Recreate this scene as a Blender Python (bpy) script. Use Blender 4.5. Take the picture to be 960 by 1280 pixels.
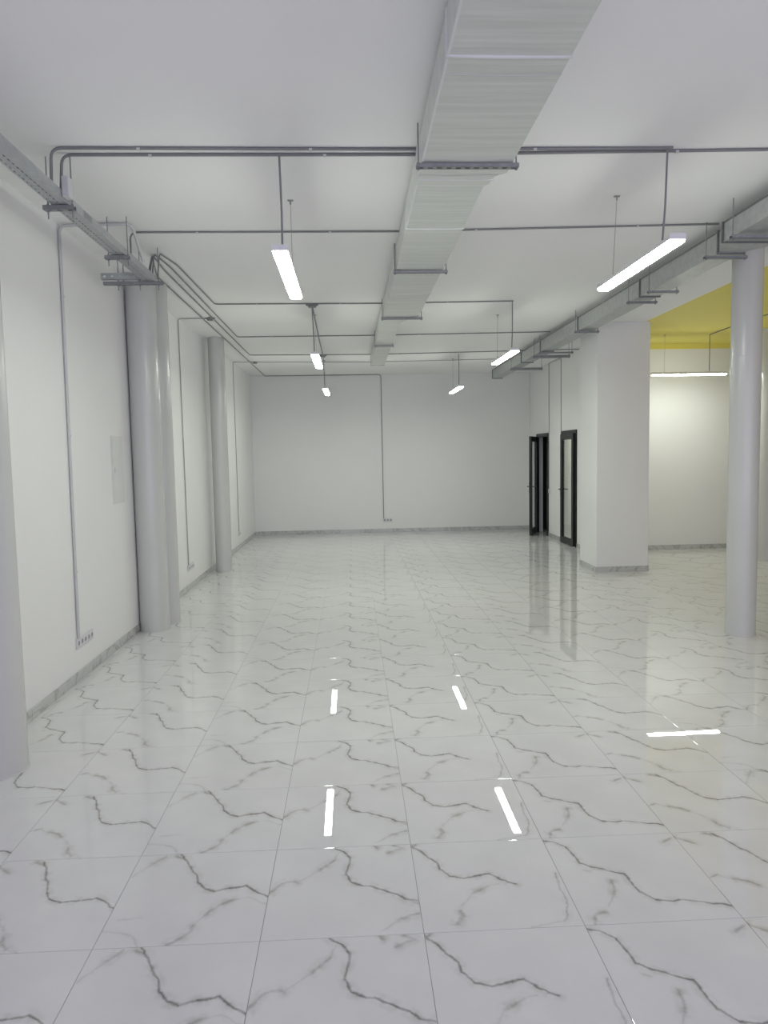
import bpy, bmesh, math, random
from mathutils import Vector, Matrix, Euler

random.seed(7)
for o in list(bpy.data.objects):
    bpy.data.objects.remove(o, do_unlink=True)
S = bpy.context.scene
COL = S.collection

# ------------------------------------------------------------------ camera
F_PX, CAM_H, PITCH, YAW, ROLL = 884.345, 1.754, 0.0797, 0.0442, -0.0189
cam_data = bpy.data.cameras.new('camera')
cam = bpy.data.objects.new('camera', cam_data)
COL.objects.link(cam)
cam_data.sensor_fit = 'VERTICAL'
cam_data.sensor_height = 36.0
cam_data.lens = 36.0 * F_PX / 1280.0
cam_data.clip_start = 0.05
_cy, _sy, _cp, _sp = math.cos(YAW), math.sin(YAW), math.cos(PITCH), math.sin(PITCH)
fw = Vector((_sy * _cp, _cy * _cp, -_sp))
r0 = Vector((_cy, -_sy, 0))
u0 = r0.cross(fw)
rr = math.cos(ROLL) * r0 + math.sin(ROLL) * u0
uu = -math.sin(ROLL) * r0 + math.cos(ROLL) * u0
cam.matrix_world = Matrix(((rr.x, uu.x, -fw.x, 0), (rr.y, uu.y, -fw.y, 0), (rr.z, uu.z, -fw.z, CAM_H), (0, 0, 0, 1)))
S.camera = cam

# ------------------------------------------------------------------ world, daylight, exposure
LAMP = 57.0            # radiance of the lamp diffusers
LAMP_COL = (0.958, 1.0, 0.888)
DAY_W = 145.0          # daylight through the shop window behind the camera
DAY_COL = (0.80, 0.745, 1.0)
S.view_settings.view_transform = 'Standard'
S.view_settings.look = 'None'
S.view_settings.gamma = 1.0
S.view_settings.exposure = 0.0
S.view_settings.use_curve_mapping = False
w = bpy.data.worlds.new('world')
S.world = w
w.use_nodes = True
w.node_tree.nodes['Background'].inputs[0].default_value = (0.62, 0.68, 0.85, 1)
w.node_tree.nodes['Background'].inputs[1].default_value = 0.6
day = bpy.data.lights.new('window_daylight', 'AREA')
day.shape = 'RECTANGLE'
day.size, day.size_y = 9.6, 2.9
day.energy = DAY_W
day.color = DAY_COL
dayo = bpy.data.objects.new('window_daylight', day)
dayo.location = (3.1, -2.46, 1.75)
dayo.rotation_euler = (math.radians(90), 0, 0)
COL.objects.link(dayo)

# ------------------------------------------------------------------ sizes of the place
XL, YB, ZC = -2.222, 16.15, 3.585      # face of the long wall, face of the end wall, ceiling
XR = 4.10                              # face of the wall with the doors
XE, YF = 9.0, -2.5                     # far side of the yellow area, shop front
YY = 12.22                             # end wall of the yellow area
XP0, XP1, YP0, YP1 = 3.525, 4.29, 10.06, 10.80   # square pillar
TX, TY, TS = -0.9731, 2.4623, 0.6      # tile grid

# ------------------------------------------------------------------ materials
def new_mat(name):
    m = bpy.data.materials.new(name)
    m.use_nodes = True
    nt = m.node_tree
    return m, nt, nt.nodes['Principled BSDF']

def nd(nt, t, **kw):
    n = nt.nodes.new(t)
    for k, v in kw.items():
        setattr(n, k, v)
    return n

def simple(name, col, rough=0.5, metal=0.0, bump=0.0, bscale=60.0, var=0.0, vscale=3.0, coat=0.0, spec=0.5):
    m, nt, b = new_mat(name)
    b.inputs['Base Color'].default_value = (*col, 1)
    b.inputs['Roughness'].default_value = rough
    b.inputs['Metallic'].default_value = metal
    b.inputs['Specular IOR Level'].default_value = spec
    b.inputs['Coat Weight'].default_value = coat
    b.inputs['Coat Roughness'].default_value = 0.08
    g = nd(nt, 'ShaderNodeNewGeometry')
    if var:
        n = nd(nt, 'ShaderNodeTexNoise')
        n.inputs['Scale'].default_value = vscale
        n.inputs['Detail'].default_value = 5
        nt.links.new(g.outputs['Position'], n.inputs['Vector'])
        r = nd(nt, 'ShaderNodeMapRange')
        r.inputs[1].default_value, r.inputs[2].default_value = 0.3, 0.7
        r.inputs[3].default_value, r.inputs[4].default_value = 1 - var, 1 + var
        nt.links.new(n.outputs['Fac'], r.inputs[0])
        v = nd(nt, 'ShaderNodeVectorMath', operation='SCALE')
        v.inputs[0].default_value = col
        nt.links.new(r.outputs[0], v.inputs['Scale'])
        nt.links.new(v.outputs[0], b.inputs['Base Color'])
    if bump:
        n = nd(nt, 'ShaderNodeTexNoise')
        n.inputs['Scale'].default_value = bscale
        n.inputs['Detail'].default_value = 3
        nt.links.new(g.outputs['Position'], n.inputs['Vector'])
        bp = nd(nt, 'ShaderNodeBump')
        bp.inputs['Strength'].default_value = bump
        bp.inputs['Distance'].default_value = 0.002
        nt.links.new(n.outputs['Fac'], bp.inputs['Height'])
        nt.links.new(bp.outputs[0], b.inputs['Normal'])
    return m

M = {}
M['wall'] = simple('white_wall_paint', (0.84, 0.84, 0.835), 0.7, bump=0.12, bscale=90, var=0.012, vscale=1.2, spec=0.3)
M['ceiling'] = simple('white_ceiling_paint', (0.92, 0.92, 0.915), 0.8, bump=0.1, bscale=70, var=0.012, vscale=0.9, spec=0.2)
M['yellow'] = simple('yellow_ceiling_paint', (0.84, 0.735, 0.18), 0.7, bump=0.1, bscale=70, var=0.02, vscale=1.0, spec=0.3)
M['column'] = simple('gloss_grey_column_paint', (0.60, 0.605, 0.59), 0.22, bump=0.04, bscale=30, var=0.012, vscale=2.0)
M['galv'] = simple('galvanised_steel', (0.47, 0.49, 0.49), 0.38, metal=0.55, bump=0.05, bscale=120, var=0.10, vscale=16)
M['galv_edge'] = simple('galvanised_flange', (0.20, 0.21, 0.215), 0.4, metal=0.6, var=0.1, vscale=20)
M['strut'] = simple('strut_channel_zinc', (0.30, 0.31, 0.32), 0.4, metal=0.5, var=0.1, vscale=30)
M['tray'] = simple('cable_tray_zinc', (0.44, 0.46, 0.47), 0.4, metal=0.45, var=0.08, vscale=25)
M['inside'] = simple('dark_tray_inside', (0.05, 0.05, 0.055), 0.8)
M['conduit'] = simple('grey_conduit_plastic', (0.23, 0.23, 0.24), 0.45, var=0.05, vscale=10)
M['conduit_light'] = simple('pale_conduit_plastic', (0.58, 0.58, 0.59), 0.45)
M['conduit_mid'] = simple('mid_grey_conduit_plastic', (0.40, 0.40, 0.40), 0.45)
M['clip'] = simple('white_clip_plastic', (0.62, 0.62, 0.62), 0.5)
M['wire'] = simple('steel_wire', (0.35, 0.35, 0.35), 0.4, metal=0.6)
M['housing'] = simple('white_lamp_housing', (0.75, 0.75, 0.77), 0.4)
M['plastic'] = simple('white_socket_plastic', (0.70, 0.69, 0.72), 0.35)
M['slot'] = simple('dark_socket_slot', (0.28, 0.28, 0.29), 0.6)
M['panel'] = simple('off_white_hatch_paint', (0.74, 0.745, 0.73), 0.45)
M['frame'] = simple('anthracite_aluminium', (0.012, 0.013, 0.016), 0.40, var=0.05)
M['chrome'] = simple('dark_handle_metal', (0.10, 0.10, 0.105), 0.3, metal=0.8)
M['grout'] = simple('grey_tile_grout', (0.30, 0.30, 0.30), 0.8)
M['dark_room'] = simple('painted_room_shade', (0.07, 0.07, 0.085), 0.7)  # dark colour stands in for the missing light in the room
M['tape'] = simple('white_foil_tape', (0.74, 0.76, 0.76), 0.4, metal=0.1)

def mat_glass():
    m = bpy.data.materials.new('clear_door_glass')
    m.use_nodes = True
    nt = m.node_tree
    nt.nodes.remove(nt.nodes['Principled BSDF'])
    tr = nd(nt, 'ShaderNodeBsdfTransparent')
    tr.inputs[0].default_value = (0.93, 0.95, 0.94, 1)
    gl = nd(nt, 'ShaderNodeBsdfGlossy')
    gl.inputs['Roughness'].default_value = 0.0
    fr = nd(nt, 'ShaderNodeFresnel')
    fr.inputs[0].default_value = 1.5
    mx = nd(nt, 'ShaderNodeMixShader')
    gg = nd(nt, 'ShaderNodeNewGeometry')
    iv = nd(nt, 'ShaderNodeMath', operation='SUBTRACT')
    iv.inputs[0].default_value = 1.0
    nt.links.new(gg.outputs['Backfacing'], iv.inputs[1])
    mu = nd(nt, 'ShaderNodeMath', operation='MULTIPLY')
    nt.links.new(fr.outputs[0], mu.inputs[0]); nt.links.new(iv.outputs[0], mu.inputs[1])
    nt.links.new(mu.outputs[0], mx.inputs[0])
    nt.links.new(tr.outputs[0], mx.inputs[1])
    nt.links.new(gl.outputs[0], mx.inputs[2])
    nt.links.new(mx.outputs[0], nt.nodes['Material Output'].inputs[0])
    return m
M['glass'] = mat_glass()

def mat_lamp():
    m, nt, b = new_mat('lit_lamp_diffuser')
    b.inputs['Base Color'].default_value = (0.8, 0.8, 0.8, 1)
    b.inputs['Emission Color'].default_value = (*LAMP_COL, 1)
    b.inputs['Emission Strength'].default_value = LAMP
    return m
M['lamp'] = mat_lamp()

def mat_duct():
    """foil faced insulation: fine cross wrinkles running across the duct"""
    m, nt, b = new_mat('foil_duct_insulation')
    g = nd(nt, 'ShaderNodeNewGeometry')
    mp = nd(nt, 'ShaderNodeMapping')
    mp.inputs['Scale'].default_value = (1.2, 26, 6)
    nt.links.new(g.outputs['Position'], mp.inputs['Vector'])
    n = nd(nt, 'ShaderNodeTexNoise')
    n.inputs['Scale'].default_value = 1.0
    n.inputs['Detail'].default_value = 5
    nt.links.new(mp.outputs[0], n.inputs['Vector'])
    n2 = nd(nt, 'ShaderNodeTexNoise')
    n2.inputs['Scale'].default_value = 9.0
    n2.inputs['Detail'].default_value = 4
    nt.links.new(g.outputs['Position'], n2.inputs['Vector'])
    add = nd(nt, 'ShaderNodeMath', operation='MULTIPLY_ADD')
    add.inputs[1].default_value = 0.5
    nt.links.new(n2.outputs['Fac'], add.inputs[0])
    nt.links.new(n.outputs['Fac'], add.inputs[2])
    bp = nd(nt, 'ShaderNodeBump')
    bp.inputs['Strength'].default_value = 0.5
    bp.inputs['Distance'].default_value = 0.008
    nt.links.new(add.outputs[0], bp.inputs['Height'])
    nt.links.new(bp.outputs[0], b.inputs['Normal'])
    cr = nd(nt, 'ShaderNodeValToRGB')
    cr.color_ramp.elements[0].position = 0.35
    cr.color_ramp.elements[0].color = (0.60, 0.63, 0.60, 1)
    cr.color_ramp.elements[1].position = 0.7
    cr.color_ramp.elements[1].color = (0.70, 0.73, 0.70, 1)
    nt.links.new(n.outputs['Fac'], cr.inputs[0])
    nt.links.new(cr.outputs[0], b.inputs['Base Color'])
    b.inputs['Metallic'].default_value = 0.15
    b.inputs['Roughness'].default_value = 0.42
    return m
M['duct'] = mat_duct()

# --- marble tile prints: each print is a set of vein strokes in tile coordinates
VEINS = {
1: [('d', [(0.293, 0.995), (0.375, 0.87), (0.466, 0.711), (0.496, 0.63), (0.56, 0.561), (0.628, 0.523), (0.714, 0.549), (0.833, 0.568), (0.902, 0.51), (0.998, 0.44)]),
  ('l', [(0.001, 0.165), (0.205, 0.109), (0.264, 0.004)]),
  ('b', [(0.442, 0.005), (0.512, 0.056), (0.554, 0.114), (0.568, 0.177)]),
  ('l', [(0.568, 0.177), (0.616, 0.283)]), ('b', [(0.616, 0.283), (0.687, 0.365), (0.765, 0.423)]), ('l', [(0.765, 0.423), (0.867, 0.439), (0.99, 0.36)]),
  ('l', [(0.015, 0.732), (0.075, 0.823), (0.129, 0.889)]), ('b', [(0.129, 0.889), (0.186, 0.98)]),
  ('b', [(0.27, 0.97), (0.34, 0.93)]), ('l', [(0.064, 0.268), (0.21, 0.279)])],
2: [('d', [(0.425, 0.993), (0.493, 0.934), (0.545, 0.851), (0.538, 0.763), (0.517, 0.655), (0.559, 0.558), (0.634, 0.511), (0.682, 0.508), (0.775, 0.451), (0.866, 0.39), (0.916, 0.344), (0.995, 0.323)]),
  ('b', [(-0.009, 0.445), (0.042, 0.529), (0.118, 0.591), (0.18, 0.58)]), ('l', [(0.18, 0.58), (0.332, 0.717)]),
  ('b', [(0.332, 0.717), (0.387, 0.775), (0.426, 0.835)]), ('l', [(0.426, 0.835), (0.46, 0.92)]),
  ('b', [(0.882, 0.153), (0.941, 0.172), (0.99, 0.185)]), ('l', [(0.744, 0.04), (0.809, 0.091), (0.882, 0.153)]),
  ('b', [(0.733, 0.995), (0.754, 0.97)]), ('b', [(0.825, 0.895), (0.902, 0.942), (0.94, 0.952), (0.875, 0.995)]),
  ('b', [(0.92, 0.35), (0.99, 0.29)])],
3: [('d', [(0.002, 0.985), (0.069, 0.889), (0.162, 0.74), (0.181, 0.664), (0.241, 0.581), (0.319, 0.542), (0.42, 0.562), (0.515, 0.583), (0.569, 0.539), (0.625, 0.477), (0.674, 0.451)]),
  ('l', [(0.56, 0.459), (0.481, 0.443)]), ('b', [(0.481, 0.443), (0.388, 0.383), (0.365, 0.363)]), ('l', [(0.365, 0.363), (0.272, 0.244)]),
  ('b', [(0.252, 0.195), (0.262, 0.135), (0.214, 0.071)]), ('l', [(0.214, 0.071), (0.175, 0.064)]),
  ('m', [(0.98, 0.555), (0.964, 0.451), (0.959, 0.319), (0.953, 0.194), (0.926, 0.105), (0.884, 0.051)]), ('l', [(0.884, 0.051), (0.777, 0.03), (0.67, 0.004)]),
  ('b', [(0.0, 0.96), (0.04, 0.99)])],
4: [('d', [(-0.002, 0.974), (0.064, 0.946), (0.148, 0.871), (0.159, 0.764), (0.184, 0.661), (0.266, 0.605), (0.361, 0.549), (0.444, 0.508), (0.458, 0.403), (0.472, 0.302), (0.545, 0.222), (0.641, 0.198), (0.697, 0.204), (0.851, 0.168), (0.956, 0.14), (1.002, 0.116)]),
  ('b', [(0.336, 0.446), (0.325, 0.379), (0.293, 0.294)]), ('l', [(0.293, 0.294), (0.215, 0.174)]),
  ('b', [(0.169, 0.117), (0.102, 0.093), (0.073, 0.046), (0.066, 0.009)]), ('l', [(0.178, 0.576), (0.229, 0.56)]),
  ('b', [(0.893, 0.88), (0.962, 0.931)])],
5: [('d', [(0.296, 0.975), (0.35, 0.899), (0.42, 0.738), (0.479, 0.605), (0.528, 0.529), (0.621, 0.476), (0.734, 0.495), (0.847, 0.513), (0.921, 0.461), (0.998, 0.39)]),
  ('b', [(0.25, 0.97), (0.336, 0.928)]), ('b', [(0.405, 0.16), (0.42, 0.09), (0.475, 0.035)]), ('l', [(0.475, 0.035), (0.56, 0.005)]),
  ('m', [(0.008, 0.418), (0.078, 0.463)]), ('l', [(0.078, 0.463), (0.13, 0.408)]), ('b', [(0.159, 0.399), (0.22, 0.384), (0.29, 0.322)]),
  ('l', [(0.29, 0.322), (0.38, 0.21)]), ('b', [(0.005, 0.948), (0.053, 0.885), (0.116, 0.84)])],
}
# stroke kind: core width, halo width, core strength, halo strength
STROKE = {'d': (0.0115, 0.046, 0.95, 0.36), 'm': (0.010, 0.036, 0.42, 0.22), 'l': (0.010, 0.030, 0.18, 0.13), 'b': (0.016, 0.050, 0.34, 0.42)}

def vein_group():
    """distance from P to the segment A-B -> running maximum of core and halo masks"""
    g = bpy.data.node_groups.new('vein_stroke', 'ShaderNodeTree')
    for nm, t in (('P', 'NodeSocketVector'), ('A', 'NodeSocketVector'), ('BA', 'NodeSocketVector'), ('InvLen', 'NodeSocketFloat'),
                  ('R', 'NodeSocketFloat'), ('Str', 'NodeSocketFloat'), ('HR', 'NodeSocketFloat'), ('HStr', 'NodeSocketFloat'), ('Core', 'NodeSocketFloat'), ('Halo', 'NodeSocketFloat')):
        g.interface.new_socket(nm, in_out='INPUT', socket_type=t)
    g.interface.new_socket('Core', in_out='OUTPUT', socket_type='NodeSocketFloat')
    g.interface.new_socket('Halo', in_out='OUTPUT', socket_type='NodeSocketFloat')
    i = g.nodes.new('NodeGroupInput')
    o = g.nodes.new('NodeGroupOutput')
    L = g.links.new
    pa = nd(g, 'ShaderNodeVectorMath', operation='SUBTRACT')
    L(i.outputs['P'], pa.inputs[0]); L(i.outputs['A'], pa.inputs[1])
    dt = nd(g, 'ShaderNodeVectorMath', operation='DOT_PRODUCT')
    L(pa.outputs[0], dt.inputs[0]); L(i.outputs['BA'], dt.inputs[1])
    t = nd(g, 'ShaderNodeMath', operation='MULTIPLY', use_clamp=True)
    L(dt.outputs['Value'], t.inputs[0]); L(i.outputs['InvLen'], t.inputs[1])
    sc = nd(g, 'ShaderNodeVectorMath', operation='SCALE')
    L(i.outputs['BA'], sc.inputs[0]); L(t.outputs[0], sc.inputs['Scale'])
    ds = nd(g, 'ShaderNodeVectorMath', operation='DISTANCE')
    L(pa.outputs[0], ds.inputs[0]); L(sc.outputs[0], ds.inputs[1])
    for rad, st, out in (('R', 'Str', 'Core'), ('HR', 'HStr', 'Halo')):
        dv = nd(g, 'ShaderNodeMath', operation='DIVIDE')
        L(ds.outputs['Value'], dv.inputs[0]); L(i.outputs[rad], dv.inputs[1])
        iv = nd(g, 'ShaderNodeMath', operation='SUBTRACT', use_clamp=True)
        iv.inputs[0].default_value = 1.0
        L(dv.outputs[0], iv.inputs[1])
        ml = nd(g, 'ShaderNodeMath', operation='MULTIPLY')
        L(iv.outputs[0], ml.inputs[0]); L(i.outputs[st], ml.inputs[1])
        mx = nd(g, 'ShaderNodeMath', operation='MAXIMUM')
        L(ml.outputs[0], mx.inputs[0]); L(i.outputs[out], mx.inputs[1])
        L(mx.outputs[0], o.inputs[out])
    return g
VG = vein_group()

def mat_tile(k):
    m, nt, b = new_mat('marble_print_porcelain_%d' % k)
    L = nt.links.new
    uv = nd(nt, 'ShaderNodeUVMap')
    ns = nd(nt, 'ShaderNodeTexNoise')
    ns.inputs['Scale'].default_value = 10
    ns.inputs['Detail'].default_value = 3.5
    ns.inputs['Roughness'].default_value = 0.55
    L(uv.outputs[0], ns.inputs['Vector'])
    cs = nd(nt, 'ShaderNodeVectorMath', operation='SUBTRACT')
    cs.inputs[1].default_value = (0.5, 0.5, 0.5)
    L(ns.outputs['Color'], cs.inputs[0])
    ml = nd(nt, 'ShaderNodeVectorMath', operation='MULTIPLY_ADD')
    ml.inputs[1].default_value = (0.05, 0.05, 0.0)
    L(cs.outputs[0], ml.inputs[0]); L(uv.outputs[0], ml.inputs[2])
    prev = None
    for kind, pts in VEINS[k]:
        r, hr, s, hs = STROKE[kind]
        n = len(pts) - 1
        for j in range(n):
            a, c = Vector((*pts[j], 0)), Vector((*pts[j + 1], 0))
            g = nd(nt, 'ShaderNodeGroup', node_tree=VG)
            f = (0.65 + 0.5 * math.sin(2.3 * j + k)**2) if kind == 'd' else 1.0
            g.inputs['A'].default_value = a
            g.inputs['BA'].default_value = c - a
            g.inputs['InvLen'].default_value = 1.0 / max((c - a).length_squared, 1e-6)
            g.inputs['R'].default_value = r * (0.8 + 0.4 * f)
            g.inputs['HR'].default_value = hr * (0.7 + 0.5 * f)
            g.inputs['Str'].default_value = s * min(1.0, f + 0.12)
            g.inputs['HStr'].default_value = hs
            L(ml.outputs[0], g.inputs['P'])
            if prev:
                L(prev.outputs['Core'], g.inputs['Core']); L(prev.outputs['Halo'], g.inputs['Halo'])
            prev = g
    # break the strokes up
    nb = nd(nt, 'ShaderNodeTexNoise')
    nb.inputs['Scale'].default_value = 13
    nb.inputs['Detail'].default_value = 4
    L(uv.outputs[0], nb.inputs['Vector'])
    br = nd(nt, 'ShaderNodeMapRange')
    br.inputs[1].default_value, br.inputs[2].default_value, br.inputs[3].default_value, br.inputs[4].default_value = 0.36, 0.6, 0.68, 1.0
    L(nb.outputs['Fac'], br.inputs[0])
    cm = nd(nt, 'ShaderNodeMath', operation='MULTIPLY', use_clamp=True)
    L(prev.outputs['Core'], cm.inputs[0]); L(br.outputs[0], cm.inputs[1])
    hb = nd(nt, 'ShaderNodeMapRange')
    hb.inputs[1].default_value, hb.inputs[2].default_value, hb.inputs[3].default_value, hb.inputs[4].default_value = 0.42, 0.62, 0.1, 1.0
    L(nb.outputs['Fac'], hb.inputs[0])
    hm = nd(nt, 'ShaderNodeMath', operation='MULTIPLY', use_clamp=True)
    L(prev.outputs['Halo'], hm.inputs[0]); L(hb.outputs[0], hm.inputs[1])
    # ground colour with a faint cloud
    cl = nd(nt, 'ShaderNodeTexNoise')
    cl.inputs['Scale'].default_value = 2.2
    cl.inputs['Detail'].default_value = 4
    L(uv.outputs[0], cl.inputs['Vector'])
    rp = nd(nt, 'ShaderNodeValToRGB')
    rp.color_ramp.elements[0].position, rp.color_ramp.elements[1].position = 0.3, 0.75
    rp.color_ramp.elements[0].color = (0.68, 0.68, 0.685, 1)
    rp.color_ramp.elements[1].color = (0.74, 0.74, 0.74, 1)
    L(cl.outputs['Fac'], rp.inputs[0])
    m1 = nd(nt, 'ShaderNodeMix', data_type='RGBA')
    m1.inputs[7].default_value = (0.30, 0.27, 0.215, 1)
    L(hm.outputs[0], m1.inputs[0]); L(rp.outputs[0], m1.inputs[6])
    m2 = nd(nt, 'ShaderNodeMix', data_type='RGBA')
    m2.inputs[7].default_value = (0.155, 0.15, 0.138, 1)
    L(cm.outputs[0], m2.inputs[0]); L(m1.outputs[2], m2.inputs[6])
    L(m2.outputs[2], b.inputs['Base Color'])
    b.inputs['Roughness'].default_value = 0.012
    b.inputs['IOR'].default_value = 1.52
    # very slight unevenness of the polish
    g2 = nd(nt, 'ShaderNodeNewGeometry')
    wv = nd(nt, 'ShaderNodeTexNoise')
    wv.inputs['Scale'].default_value = 3.5
    wv.inputs['Detail'].default_value = 1
    L(g2.outputs['Position'], wv.inputs['Vector'])
    bp = nd(nt, 'ShaderNodeBump')
    bp.inputs['Strength'].default_value = 0.06
    bp.inputs['Distance'].default_value = 0.002
    L(wv.outputs['Fac'], bp.inputs['Height']); L(bp.outputs[0], b.inputs['Normal'])
    return m
TILE_M = {k: mat_tile(k) for k in VEINS}

def mat_skirting():
    m, nt, b = new_mat('marble_skirting')
    L = nt.links.new
    g = nd(nt, 'ShaderNodeNewGeometry')
    n = nd(nt, 'ShaderNodeTexNoise')
    n.inputs['Scale'].default_value = 2.6
    n.inputs['Detail'].default_value = 6
    n.inputs['Distortion'].default_value = 1.3
    L(g.outputs['Position'], n.inputs['Vector'])
    cr = nd(nt, 'ShaderNodeValToRGB')
    e = cr.color_ramp.elements
    e[0].position, e[0].color = 0.46, (0.55, 0.56, 0.55, 1)
    e[1].position, e[1].color = 0.54, (0.55, 0.56, 0.55, 1)
    x = e.new(0.50); x.color = (0.40, 0.395, 0.375, 1)
    L(n.outputs['Fac'], cr.inputs[0]); L(cr.outputs[0], b.inputs['Base Color'])
    b.inputs['Roughness'].default_value = 0.15
    return m
M['skirt'] = mat_skirting()

# ------------------------------------------------------------------ mesh helpers
class MB:
    """collects shapes into one mesh"""
    def __init__(self):
        self.v, self.f, self.s = [], [], []
    def add(self, vs, fs, smooth=False):
        n = len(self.v)
        self.v += [tuple(p) for p in vs]
        self.f += [tuple(i + n for i in q) for q in fs]
        self.s += [smooth] * len(fs)
        return self
    def box(self, x0, x1, y0, y1, z0, z1):
        return self.add([(x0, y0, z0), (x1, y0, z0), (x1, y1, z0), (x0, y1, z0), (x0, y0, z1), (x1, y0, z1), (x1, y1, z1), (x0, y1, z1)],
                        [(3, 2, 1, 0), (4, 5, 6, 7), (0, 1, 5, 4), (1, 2, 6, 5), (2, 3, 7, 6), (3, 0, 4, 7)])
    def quad(self, a, b, c, d):
        return self.add([a, b, c, d], [(0, 1, 2, 3)])
    def tube(self, pts, r, n=10, smooth=True):
        pts = [Vector(p) for p in pts]
        rings, prev = [], None
        for i, p in enumerate(pts):
            d = (pts[min(i + 1, len(pts) - 1)] - pts[max(i - 1, 0)]).normalized()
            if prev is None:
                a = Vector((0, 0, 1)) if abs(d.z) < 0.9 else Vector((1, 0, 0))
                s = d.cross(a).normalized()
            else:
                s = (prev - d * prev.dot(d)).normalized()
            prev = s
            u = d.cross(s)
            rings.append([p + r * (math.cos(2 * math.pi * k / n) * s + math.sin(2 * math.pi * k / n) * u) for k in range(n)])
        vs = [q for ring in rings for q in ring]
        fs = [(i * n + k, i * n + (k + 1) % n, (i + 1) * n + (k + 1) % n, (i + 1) * n + k) for i in range(len(rings) - 1) for k in range(n)]
        self.add(vs, fs, smooth)
        self.add(rings[0], [tuple(range(n - 1, -1, -1))])
        self.add(rings[-1], [tuple(range(n))])
        return self
    def lathe(self, prof, n=48, c=(0, 0)):
        vs = [(c[0] + r * math.cos(2 * math.pi * k / n), c[1] + r * math.sin(2 * math.pi * k / n), z) for r, z in prof for k in range(n)]
        fs = [(i * n + k, i * n + (k + 1) % n, (i + 1) * n + (k + 1) % n, (i + 1) * n + k) for i in range(len(prof) - 1) for k in range(n)]
        self.add(vs, fs, True)
        self.add([v for v in vs[:n]], [tuple(range(n - 1, -1, -1))])
        self.add([v for v in vs[-n:]], [tuple(range(n))])
        return self
    def perforated(self, u0, u1, v0, v1, fn, rows, pitch, slot):
        """flat plate in (u, v) with rows of real slots along v; fn maps (u, v) to a point. rows: [(u_start, u_end), ...]"""
        cuts = [u0] + [q for r_ in rows for q in r_] + [u1]
        holes = set(range(1, len(cuts) - 1, 2))
        n = max(1, int((v1 - v0) / pitch))
        p = (v1 - v0) / n
        vv = [v0]
        for i in range(n):
            a = v0 + i * p
            vv += [a + (p - slot) / 2, a + (p + slot) / 2, a + p]
        W = len(cuts)
        vs = [fn(u, v) for v in vv for u in cuts]
        fs = []
        for j in range(len(vv) - 1):
            for i in range(W - 1):
                if i in holes and j % 3 == 1:
                    continue
                fs.append((j * W + i, j * W + i + 1, (j + 1) * W + i + 1, (j + 1) * W + i))
        return self.add(vs, fs)
    def mesh(self, name, mat, bevel=0.0, seg=2):
        me = bpy.data.meshes.new(name)
        me.from_pydata(self.v, [], self.f)
        me.polygons.foreach_set('use_smooth', self.s)
        if bevel:
            bm = bmesh.new(); bm.from_mesh(me)
            bmesh.ops.bevel(bm, geom=list(bm.edges), offset=bevel, segments=seg, affect='EDGES', profile=0.5)
            bm.to_mesh(me); bm.free()
        for m in (mat if isinstance(mat, (list, tuple)) else [mat]):
            me.materials.append(m)
        me.update()
        return me
    def obj(self, name, mat, parent=None, bevel=0.0, seg=2, loc=None):
        o = bpy.data.objects.new(name, self.mesh(name, mat, bevel, seg))
        COL.objects.link(o)
        if parent:
            o.parent = parent
        if loc:
            o.location = loc
        return o

def fillet(pts, r=0.06, n=5):
    pts = [Vector(p) for p in pts]
    out = [pts[0]]
    for i in range(1, len(pts) - 1):
        a, b, c = pts[i - 1], pts[i], pts[i + 1]
        ra = min(r, (a - b).length * 0.45, (c - b).length * 0.45)
        s, e = b + (a - b).normalized() * ra, b + (c - b).normalized() * ra
        for k in range(n + 1):
            t = k / n
            out.append(s * (1 - t)**2 + b * 2 * t * (1 - t) + e * t * t)
    out.append(pts[-1])
    return out

def tag(o, label, cat, group=None, kind=None):
    o['label'] = label
    o['category'] = cat
    if group:
        o['group'] = group
    if kind:
        o['kind'] = kind
    return o

def empty(name, loc=(0, 0, 0)):
    o = bpy.data.objects.new(name, None)
    o.location = loc
    o.empty_display_size = 0.1
    COL.objects.link(o)
    return o

def kids(o):
    return [c for c in bpy.data.objects if c.parent == o]

def copy_tree(o, parent=None):
    c = o.copy()
    COL.objects.link(c)
    c.parent = parent
    for ch in kids(o):
        copy_tree(ch, c)
    return c

def struct(o, label, cat):
    return tag(o, label, cat, kind='structure')

# ------------------------------------------------------------------ setting: floor
slab = MB().box(XL - 0.2, XE + 0.2, YF - 0.2, YB + 0.2, -0.15, -0.0025)
floor = struct(slab.obj('floor', M['grout']), 'polished white marble look tile floor with grey veins', 'floor')

GAP, EDGE, DROP = 0.0011, 0.004, 0.00014
def tile_geo(x0, x1, y0, y1):
    """one tile with eased edges; corner coordinates in metres from the tile's own grid corner"""
    a0, a1, b0, b1 = x0 + GAP, x1 - GAP, y0 + GAP, y1 - GAP
    vs, fs = [], []
    for ins, z in ((EDGE, 0.0), (EDGE * 0.45, -DROP * 0.35), (0.0, -DROP), (0.0, -0.0026)):
        ins = min(ins, (a1 - a0) * 0.4, (b1 - b0) * 0.4)
        vs += [(a0 + ins, b0 + ins, z), (a1 - ins, b0 + ins, z), (a1 - ins, b1 - ins, z), (a0 + ins, b1 - ins, z)]
    fs.append((0, 1, 2, 3))
    for r_ in range(3):
        for k in range(4):
            q = (k + 1) % 4
            fs.append((r_ * 4 + k, (r_ + 1) * 4 + k, (r_ + 1) * 4 + q, r_ * 4 + q))
    return vs, fs

def set_uv(me, uvs):
    lay = me.uv_layers.new(name='UVMap')
    for l in me.loops:
        lay.data[l.index].uv = uvs[l.vertex_index]

def pattern(col):
    return [1, 2, 3, 4, 5][col % 5]

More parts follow.
